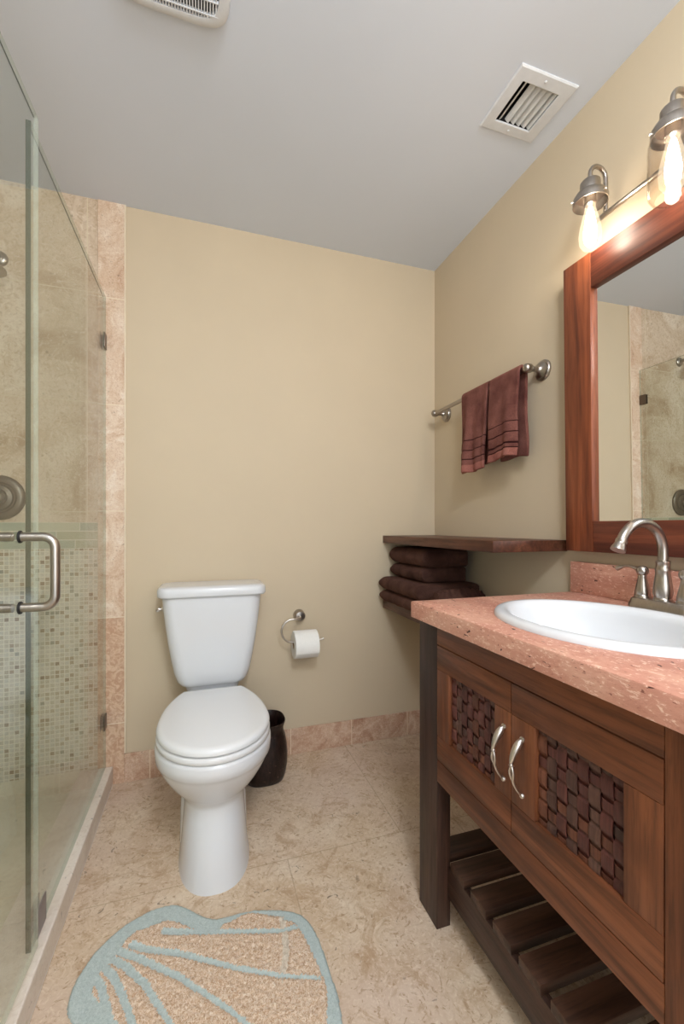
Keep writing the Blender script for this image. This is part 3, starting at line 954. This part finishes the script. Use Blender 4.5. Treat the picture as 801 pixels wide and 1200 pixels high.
tube(b, [(TX - .206, 1.845, .750), (TX - .208, 1.838, .749), (TX - .208, 1.830, .747), (TX - .207, 1.826, .746)], [.005, .006, .006, .004], 10)
link('flush_lever', b, M['nickel_sm'], toi, 50)
# ------------------------------------------------------------------ waste bin
b = BM(); BXc, BYc = .250, 1.856


def sq(r, z, n=48, p=2.7):
    out = []
    for k in range(n):
        a = 2 * PI * k / n + .3; c, s = math.cos(a), math.sin(a)
        out.append((BXc + math.copysign(abs(c) ** (2 / p), c) * r, BYc + math.copysign(abs(s) ** (2 / p), s) * r, z))
    return out


prof = [(.076, 0), (.082, .006), (.090, .03), (.0965, .07), (.098, .11), (.095, .15), (.088, .185), (.0815, .205), (.080, .218), (.083, .230), (.088, .245), (.0885, .249), (.0865, .250),
        (.085, .247), (.079, .232), (.0755, .215), (.084, .18), (.092, .12), (.088, .05), (.075, .012)]
loft(b, [sq(r, z) for r, z in prof])
tag(link('waste_bin', b, M['bin'], None, 50), 'small dark bronze waste bin with a flared rim behind the toilet', 'bin')

# ------------------------------------------------------------------ paper holder and roll
hold = thing('toilet_paper_holder', 'nickel hook shaped paper holder on the wall beside the toilet tank', 'paper holder', (.435, YB, .655))
b = BM(); lathe(b, [(.028, 0), (.028, .006), (.0265, .012), (.025, .030), (.021, .036), (.002, .039)], (.435, YB - .0003, .658), '-y', 28); link('wall_mount', b, M['nickel'], hold, 40)
RY = 1.928; RZ = .5505
b = BM()
path = [(.433, YB - .034, .657), (.432, 1.95, .656), (.424, RY + .006, .655), (.41, RY + .001, .655)] + [(.396, RY, .655)]
path += [(p[0], RY, p[2]) for p in arc((.391, RY, .6025), .0525, 92, 268, 22)]
path += [(.40, RY, RZ), (.45, RY, RZ), (.515, RY, RZ), (.53, RY, RZ + .002), (.538, RY, RZ + .007)]
tube(b, path, .0048, 12); link('hook', b, M['nickel_sm'], hold, 60)
rc = RZ - .0145
roll = thing('toilet_paper_roll', 'white toilet paper roll hanging on the nickel hook by the toilet', 'toilet roll', (.447, RY, rc))
b = BM()
x0, x1 = .393, .503
N = 56
ro = .062
pr = [(.0195, x0), (.060, x0), (ro, x0 + .002), (ro, x1 - .002), (.060, x1), (.0195, x1)]
rings = [[(h, RY + math.cos(2 * PI * k / N) * r, rc + math.sin(2 * PI * k / N) * r) for k in range(N)] for r, h in pr + [(.0195, x0)]]
loft(b, rings, False, False); bmesh.ops.remove_doubles(b, verts=b.verts, dist=1e-6)
link('paper', b, M['paper'], roll, 40)
b = BM(); rings = []
for r, h in ((.0193, x0 + .001), (.0193, x1 - .001), (.0185, x1 - .001), (.0185, x0 + .001), (.0193, x0 + .001)):
    rings.append([(h, RY + math.cos(2 * PI * k / 32) * r, rc + math.sin(2 * PI * k / 32) * r) for k in range(32)])
loft(b, rings, False, False); bmesh.ops.remove_doubles(b, verts=b.verts, dist=1e-6); link('tube', b, M['card'], roll, 40)
b = BM(); rings = []
for i in range(16):                                   # loose end lying over the front of the roll
    a = math.radians(75 + 130 * i / 15); r = ro + .0012 + .002 * (i / 15) ** 2
    rings.append([(x, RY + math.cos(a) * rr_, rc + math.sin(a) * rr_) for x, rr_ in ((x0 + .0015, r), (x1 - .0015, r), (x1 - .0015, r + .0016), (x0 + .0015, r + .0016))])
loft(b, rings); link('loose_sheet', b, M['paper'], roll, 40)

# ------------------------------------------------------------------ shell shaped bath rug
SH = (-0.18, 1.19)
half = [(-.055, .055), (-.02, .085), (.035, .108), (.075, .113), (.107, .108), (.125, .096), (.150, .075), (.172, .053), (.192, .037), (.214, .026), (.245, .024), (.285, .024), (.32, .020), (.348, .012),
        (.390, -.003), (.420, -.018), (.440, -.035), (.4525, -.056), (.462, -.085), (.4685, -.119), (.473, -.19), (.4745, -.264), (.468, -.32), (.452, -.362), (.425, -.40)]
outline = [(SH[0] + a, SH[1] + c) for a, c in half] + [(SH[0] - c, SH[1] - a) for a, c in half[::-1]]


def inside(px, py, poly):
    c = False; j = len(poly) - 1
    for i in range(len(poly)):
        xi, yi = poly[i]; xj, yj = poly[j]
        if (yi > py) != (yj > py) and px < (xj - xi) * (py - yi) / (yj - yi) + xi:
            c = not c
        j = i
    return c


def dist(px, py, poly):
    best = 9
    for i in range(len(poly)):
        ax, ay = poly[i]; bx, by = poly[(i + 1) % len(poly)]
        dx, dy = bx - ax, by - ay
        t = max(0, min(1, ((px - ax) * dx + (py - ay) * dy) / (dx * dx + dy * dy + 1e-12)))
        d = math.hypot(px - ax - t * dx, py - ay - t * dy)
        if d < best:
            best = d
    return best


# the raised ribs of the shell: blue low-pile channels fanning out from the hinge
RIBS = [[(-.10, 1.215), (-.07, 1.203), (0.05, 1.165), (.186, 1.122), (.262, 1.115)], [(-.175, 1.20), (-.14, 1.178), (-.05, 1.135), (.07, 1.062), (.17, 1.010), (.262, .973)], [(-.20, 1.19), (-.15, 1.155), (-.05, 1.075), (.05, .975), (.10, .92), (.15, .84)],
        [(-.215, 1.175), (-.18, 1.145), (-.13, 1.085), (-.07, .985), (-.03, .90), (.0, .80)], [(-.23, 1.16), (-.205, 1.13), (-.178, 1.08), (-.145, 1.005), (-.12, .92)], [(-.25, 1.145), (-.228, 1.115), (-.21, 1.07), (-.19, 1.02), (-.185, .95)]]


def ribdist(px, py):
    best = 9
    for r in RIBS:
        for (ax, ay), (bx, by) in zip(r[:-1], r[1:]):
            dx, dy = bx - ax, by - ay
            t = max(0, min(1, ((px - ax) * dx + (py - ay) * dy) / (dx * dx + dy * dy)))
            d = math.hypot(px - ax - t * dx, py - ay - t * dy)
            best = min(best, d)
    return best


b = BM(); G = 0.0036
x0 = min(p[0] for p in outline) - G; y0 = min(p[1] for p in outline) - G
nx = int((max(p[0] for p in outline) - x0) / G) + 2; ny = int((max(p[1] for p in outline) - y0) / G) + 2
vv = {}; mid = {}
rnd = random.Random(3)
for i in range(nx):
    for j in range(ny):
        px, py = x0 + i * G, y0 + j * G
        if not inside(px, py, outline):
            continue
        d = dist(px, py, outline)
        ax = (px - SH[0] - (py - SH[1])) / math.sqrt(2)          # distance along the shell's axis from the hinge
        border = .052 if ax < .165 else (.020 if ax < .30 else .030)
        border += .006 * math.sin(px * 47 + py * 31)
        rd = ribdist(px, py)
        arcr = abs(math.hypot(px - SH[0], py - SH[1]) - .392 - .008 * math.sin(py * 20))
        if d < border or rd < .0090 - .006 * min(1, max(0, ax / .45)):
            kind = 0; h = .0095
        elif arcr < .008 and d < .12:
            kind = 2; h = .0115
        else:
            kind = 1; h = .0120
        h *= min(1, .35 + d / .008)
        h += (rnd.random() - .5) * (.0016 if kind == 0 else .0052)
        jx, jy = ((rnd.random() - .5) * .0022, (rnd.random() - .5) * .0022) if d > .006 else (0, 0)
        vv[i, j] = b.verts.new((px + jx, py + jy, max(.002, h))); mid[i, j] = kind
for i in range(nx - 1):
    for j in range(ny - 1):
        q = [(i, j), (i + 1, j), (i + 1, j + 1), (i, j + 1)]
        if all(t in vv for t in q):
            f = b.faces.new([vv[t] for t in q]); f.material_index = mid[i, j]
be = [e for e in b.edges if e.is_boundary]
r = bmesh.ops.extrude_edge_only(b, edges=be)
for v in [g for g in r['geom'] if isinstance(g, bmesh.types.BMVert)]:
    v.co.z = 0.0006


def m_pile(name, cols):
    k = NT(name)
    n = k.noise(scale=190, detail=3, rough=0.65, dist=1.5)
    c = k.ramp(n, [(0.35, cols[0]), (0.5, cols[1]), (0.66, cols[2])])
    k.base(c, 1.0, spec=0.05)
    k.bump(n, 0.5, 0.002)
    return k.m


PB = m_pile('blue_low_pile', [lin(168, 180, 178), lin(182, 194, 192), lin(196, 205, 202)])
PT = m_pile('tan_shag_pile', [lin(178, 142, 112), lin(214, 186, 160), lin(238, 222, 204)])
PC = m_pile('cream_pile', [lin(196, 176, 156), lin(214, 200, 182), lin(228, 216, 200)])
tag(link('bath_rug', b, [PB, PT, PC], None, 80), 'scallop shell bath rug with pale blue border and tan shaggy ribs on the floor', 'rug')

# ------------------------------------------------------------------ ceiling register
ven = thing('ceiling_vent', 'white rectangular air register with angled louvers in the ceiling', 'vent', (.995, 1.123, 2.44))
b = BM()
o_, i_ = (.888, 1.101, 1.0215, 1.2255), (.922, 1.058, 1.058, 1.188)


def rr4(q, e, z):
    return [(q[0] + e, q[2] + e, z), (q[1] - e, q[2] + e, z), (q[1] - e, q[3] - e, z), (q[0] + e, q[3] - e, z)]


loft(b, [rr4(o_, 0, 2.4398), rr4(o_, 0, 2.437), rr4(o_, .004, 2.434), rr4(i_, -.002, 2.431), rr4(i_, 0, 2.432), rr4(i_, 0, 2.4398), rr4(o_, 0, 2.4398)], False, False)
bmesh.ops.remove_doubles(b, verts=b.verts, dist=1e-6)
link('frame', b, M['white_metal'], ven, 20)
b = BM(); loft(b, [rr4(i_, .0006, 2.436), rr4(i_, .0006, 2.54)], False, True); link('duct', b, M['dark'], ven, 0)
for k, (xc_, ang) in enumerate(((.9405, 35), (.9655, -38), (.9865, -38), (1.008, -38), (1.0295, -38), (1.049, -50))):
    b = BM(); hw = .0088 if k else .0060
    a = math.radians(ang); dx, dz = math.cos(a) * hw, math.sin(a) * hw
    zc_ = 2.4405
    loft(b, [[(xc_ - dx, y, zc_ - dz), (xc_, y, zc_ - .0015), (xc_ + dx, y, zc_ + dz), (xc_ + dx, y, zc_ + dz + .001), (xc_, y, zc_ - .0003), (xc_ - dx, y, zc_ - dz + .001)] for y in (1.0592, 1.1868)])
    link('louver', b, M['vane'], ven, 40)
for yv in (1.039, 1.207):
    b = BM(); lathe(b, [(.004, 0), (.004, -.002), (.002, -.003)], (.990, yv, 2.4325), 'z', 12); link('screw', b, M['white_metal'], ven, 40)

# ------------------------------------------------------------------ exhaust fan grille
FXc, FYc, FH = -0.075, 1.068, .141
fan = thing('exhaust_fan', 'white square exhaust fan cover with fine slots in the ceiling', 'fan', (FXc, FYc, 2.44))


def fring(e, z, n=64, p=5.2):
    out = []
    for k in range(n):
        a = 2 * PI * k / n; c, s = math.cos(a), math.sin(a)
        out.append((FXc + math.copysign(abs(c) ** (2 / p), c) * (FH - e), FYc + math.copysign(abs(s) ** (2 / p), s) * (FH - e), z))
    return out


b = BM()
loft(b, [fring(0, 2.4398), fring(-.001, 2.432), fring(.003, 2.426), fring(.010, 2.4225), fring(.020, 2.421), fring(.026, 2.4215), fring(.027, 2.425), fring(.027, 2.4398)], False, False)
link('cover_frame', b, M['white_metal'], fan, 50)
b = BM(); loft(b, [fring(.0275, 2.4392), fring(.0275, 2.4360)]); link('backing', b, M['dark'], fan, 0)
b = BM(); x = FXc - FH + .030
while x < FXc + FH - .029:
    d = abs(x - FXc) / (FH - .0275); hy = (FH - .0278) * (1 - min(1, d) ** 5.2) ** (1 / 5.2)
    box(b, x, x + .0034, FYc - hy, FYc + hy, 2.4215, 2.4358); x += .0072
for yy in (-.102, -.07, 0, .07, .102):
    box(b, FXc - .112, FXc + .112, FYc + yy - .0015, FYc + yy + .0015, 2.4205, 2.428)
link('grille', b, M['white_metal'], fan, 0)

# ------------------------------------------------------------------ shower glass


def pane(name, lo, hi, parent, edge=1):
    b = BM(); x0, y0, z0 = lo; x1, y1, z1 = hi
    vs = [b.verts.new(p) for p in [(x0, y0, z0), (x1, y0, z0), (x1, y1, z0), (x0, y1, z0), (x0, y0, z1), (x1, y0, z1), (x1, y1, z1), (x0, y1, z1)]]
    ta, tb = b.verts.new((x0 + .0025, y0, z1)), b.verts.new((x0 + .0025, y1, z1))  # splits the top edge: thin dark line painted for refraction, rest pale
    V8 = vs + [ta, tb]
    for q, mi in [((0, 3, 2, 1), 2), ((4, 8, 9, 7), 1), ((8, 5, 6, 9), 2), ((0, 1, 5, 8, 4), 1), ((1, 2, 6, 5), 0), ((2, 3, 7, 9, 6), edge), ((3, 0, 4, 7), 0)]:
        b.faces.new([V8[i] for i in q]).material_index = mi
    return link(name, b, [M['glass'], M['glass_edge'], M['edge_pale']], parent, 0)


scr = thing('shower_screen', 'fixed clear glass shower screen clipped to the tiled wall strip', 'shower screen', (GX, 1.58, .078))
GT = .0055
pane('glass_pane', (GX - GT, 1.179, .0785), (GX + GT, YB - .0115, 2.036), scr, 2)
for zc_ in (1.846, .275):
    b = BM()
    for s in (-1, 1):
        xx = GX + s * (GT + .0035); box(b, min(xx, xx - s * .003), max(xx, xx - s * .003), 1.950, 1.9918, zc_ - .03, zc_ + .03, .0008)
    link('wall_clip', b, M['nickel_dark'], scr, 30)
b = BM()
for s in (-1, 1):
    xx = GX + s * (GT + .0035); box(b, min(xx, xx - s * .003), max(xx, xx - s * .003), 1.212, 1.272, .0785, .148, .0008)
link('curb_clip', b, M['clip'], scr, 30)

DA = math.radians(1.55); HY = .475
drs = thing('shower_door', 'frameless clear glass shower door with a nickel pull, standing slightly ajar', 'shower door', (GX, HY, .10))
pane('glass_pane', (GX - .005, HY, .10), (GX + .005, 1.168, 2.036), drs, 2)
b = BM(); hy = 1.066; zt, zb_, ro_, rb = 1.059, .909, .072, .024
for s in (1, -1):
    o0 = GX + s * ro_
    P = [(GX + s * .006, hy, zt), (GX + s * .02, hy, zt)] + [(o0 - s * rb + s * math.sin(t) * rb, hy, zt - rb + math.cos(t) * rb) for t in [PI / 2 * i / 8 for i in range(9)]]
    P += [(o0 - s * rb + s * math.cos(t) * rb, hy, zb_ + rb - math.sin(t) * rb) for t in [PI / 2 * i / 8 for i in range(9)]] + [(GX + s * .02, hy, zb_), (GX + s * .006, hy, zb_)]
    tube(b, P, .0095, 18)
hd = link('pull_handle', b, M['nickel'], drs, 60)
for z in (zt, zb_):
    b = BM(); lathe(b, [(.0125, 0), (.0135, .001), (.0135, .0035), (.0125, .0045)], (GX + .0052, hy, z), 'x', 20); link('washer', b, M['black'], hd, 40, 'black rubber washer')
drs.rotation_euler = (0, 0, -DA)
for zc_ in (1.75, .35):
    b = BM()
    box(b, GX - .010, GX - .0055, HY - .02, HY + .05, zc_ - .045, zc_ + .045, .001); box(b, GX + .0055, GX + .010, HY - .02, HY + .05, zc_ - .045, zc_ + .045, .001)
    link('hinge', b, M['nickel_dark'], drs, 30)

# near fixed panel the door hangs from
scr2 = thing('shower_screen', 'fixed clear glass panel the shower door hangs from, beside the doorway', 'shower screen', (GX, -.25, .078))
pane('glass_pane', (GX - GT, YF + .002, .0785), (GX + GT, HY - .022, 2.036), scr2)

# ------------------------------------------------------------------ shower fittings
vx, vz, vy = -.757, 1.194, YB - .0043
val = thing('shower_valve', 'round brushed nickel shower valve on the tiled wall above the mosaic', 'shower valve', (vx, YB, vz))
b = BM(); lathe(b, [(.088, 0), (.088, .004), (.084, .010), (.074, .015), (.062, .016), (.057, .012), (.052, .012), (.048, .018), (.034, .022), (.030, .030)], (vx, vy, vz), '-y', 48); link('escutcheon', b, M['nickel_dark'], val, 35)
b = BM(); lathe(b, [(.027, .030), (.027, .050), (.024, .056), (.010, .060)], (vx, vy, vz), '-y', 32)
tube(b, [(vx, vy - .048, vz), (vx - .03, vy - .050, vz - .05), (vx - .045, vy - .05, vz - .08)], [.009, .007, .006], 12)
link('valve_lever', b, M['nickel'], val, 40)
shd = thing('shower_fixture', 'bell shaped nickel shower head high on the tiled wall', 'shower head', (vx, YB, 2.125))
b = BM(); lathe(b, [(.030, 0), (.030, .003), (.026, .009), (.014, .013)], (vx, vy, 2.128), '-y', 28); link('flange', b, M['nickel'], shd, 40)
b = BM(); tube(b, [(vx, vy, 2.128), (vx, vy - .04, 2.130), (vx, vy - .075, 2.124), (vx, vy - .095, 2.108), (vx, vy - .105, 2.092)], .0105, 14); link('shower_arm', b, M['nickel'], shd, 50)
b = BM(); lathe(b, [(.014, .010), (.016, 0), (.016, -.012), (.020, -.020), (.036, -.036), (.052, -.050), (.060, -.057), (.060, -.063), (.054, -.064), (.010, -.061)], (vx, vy - .107, 2.092), 'z', 36); link('head', b, M['nickel'], shd, 40)
bpy.context.view_layer.update()
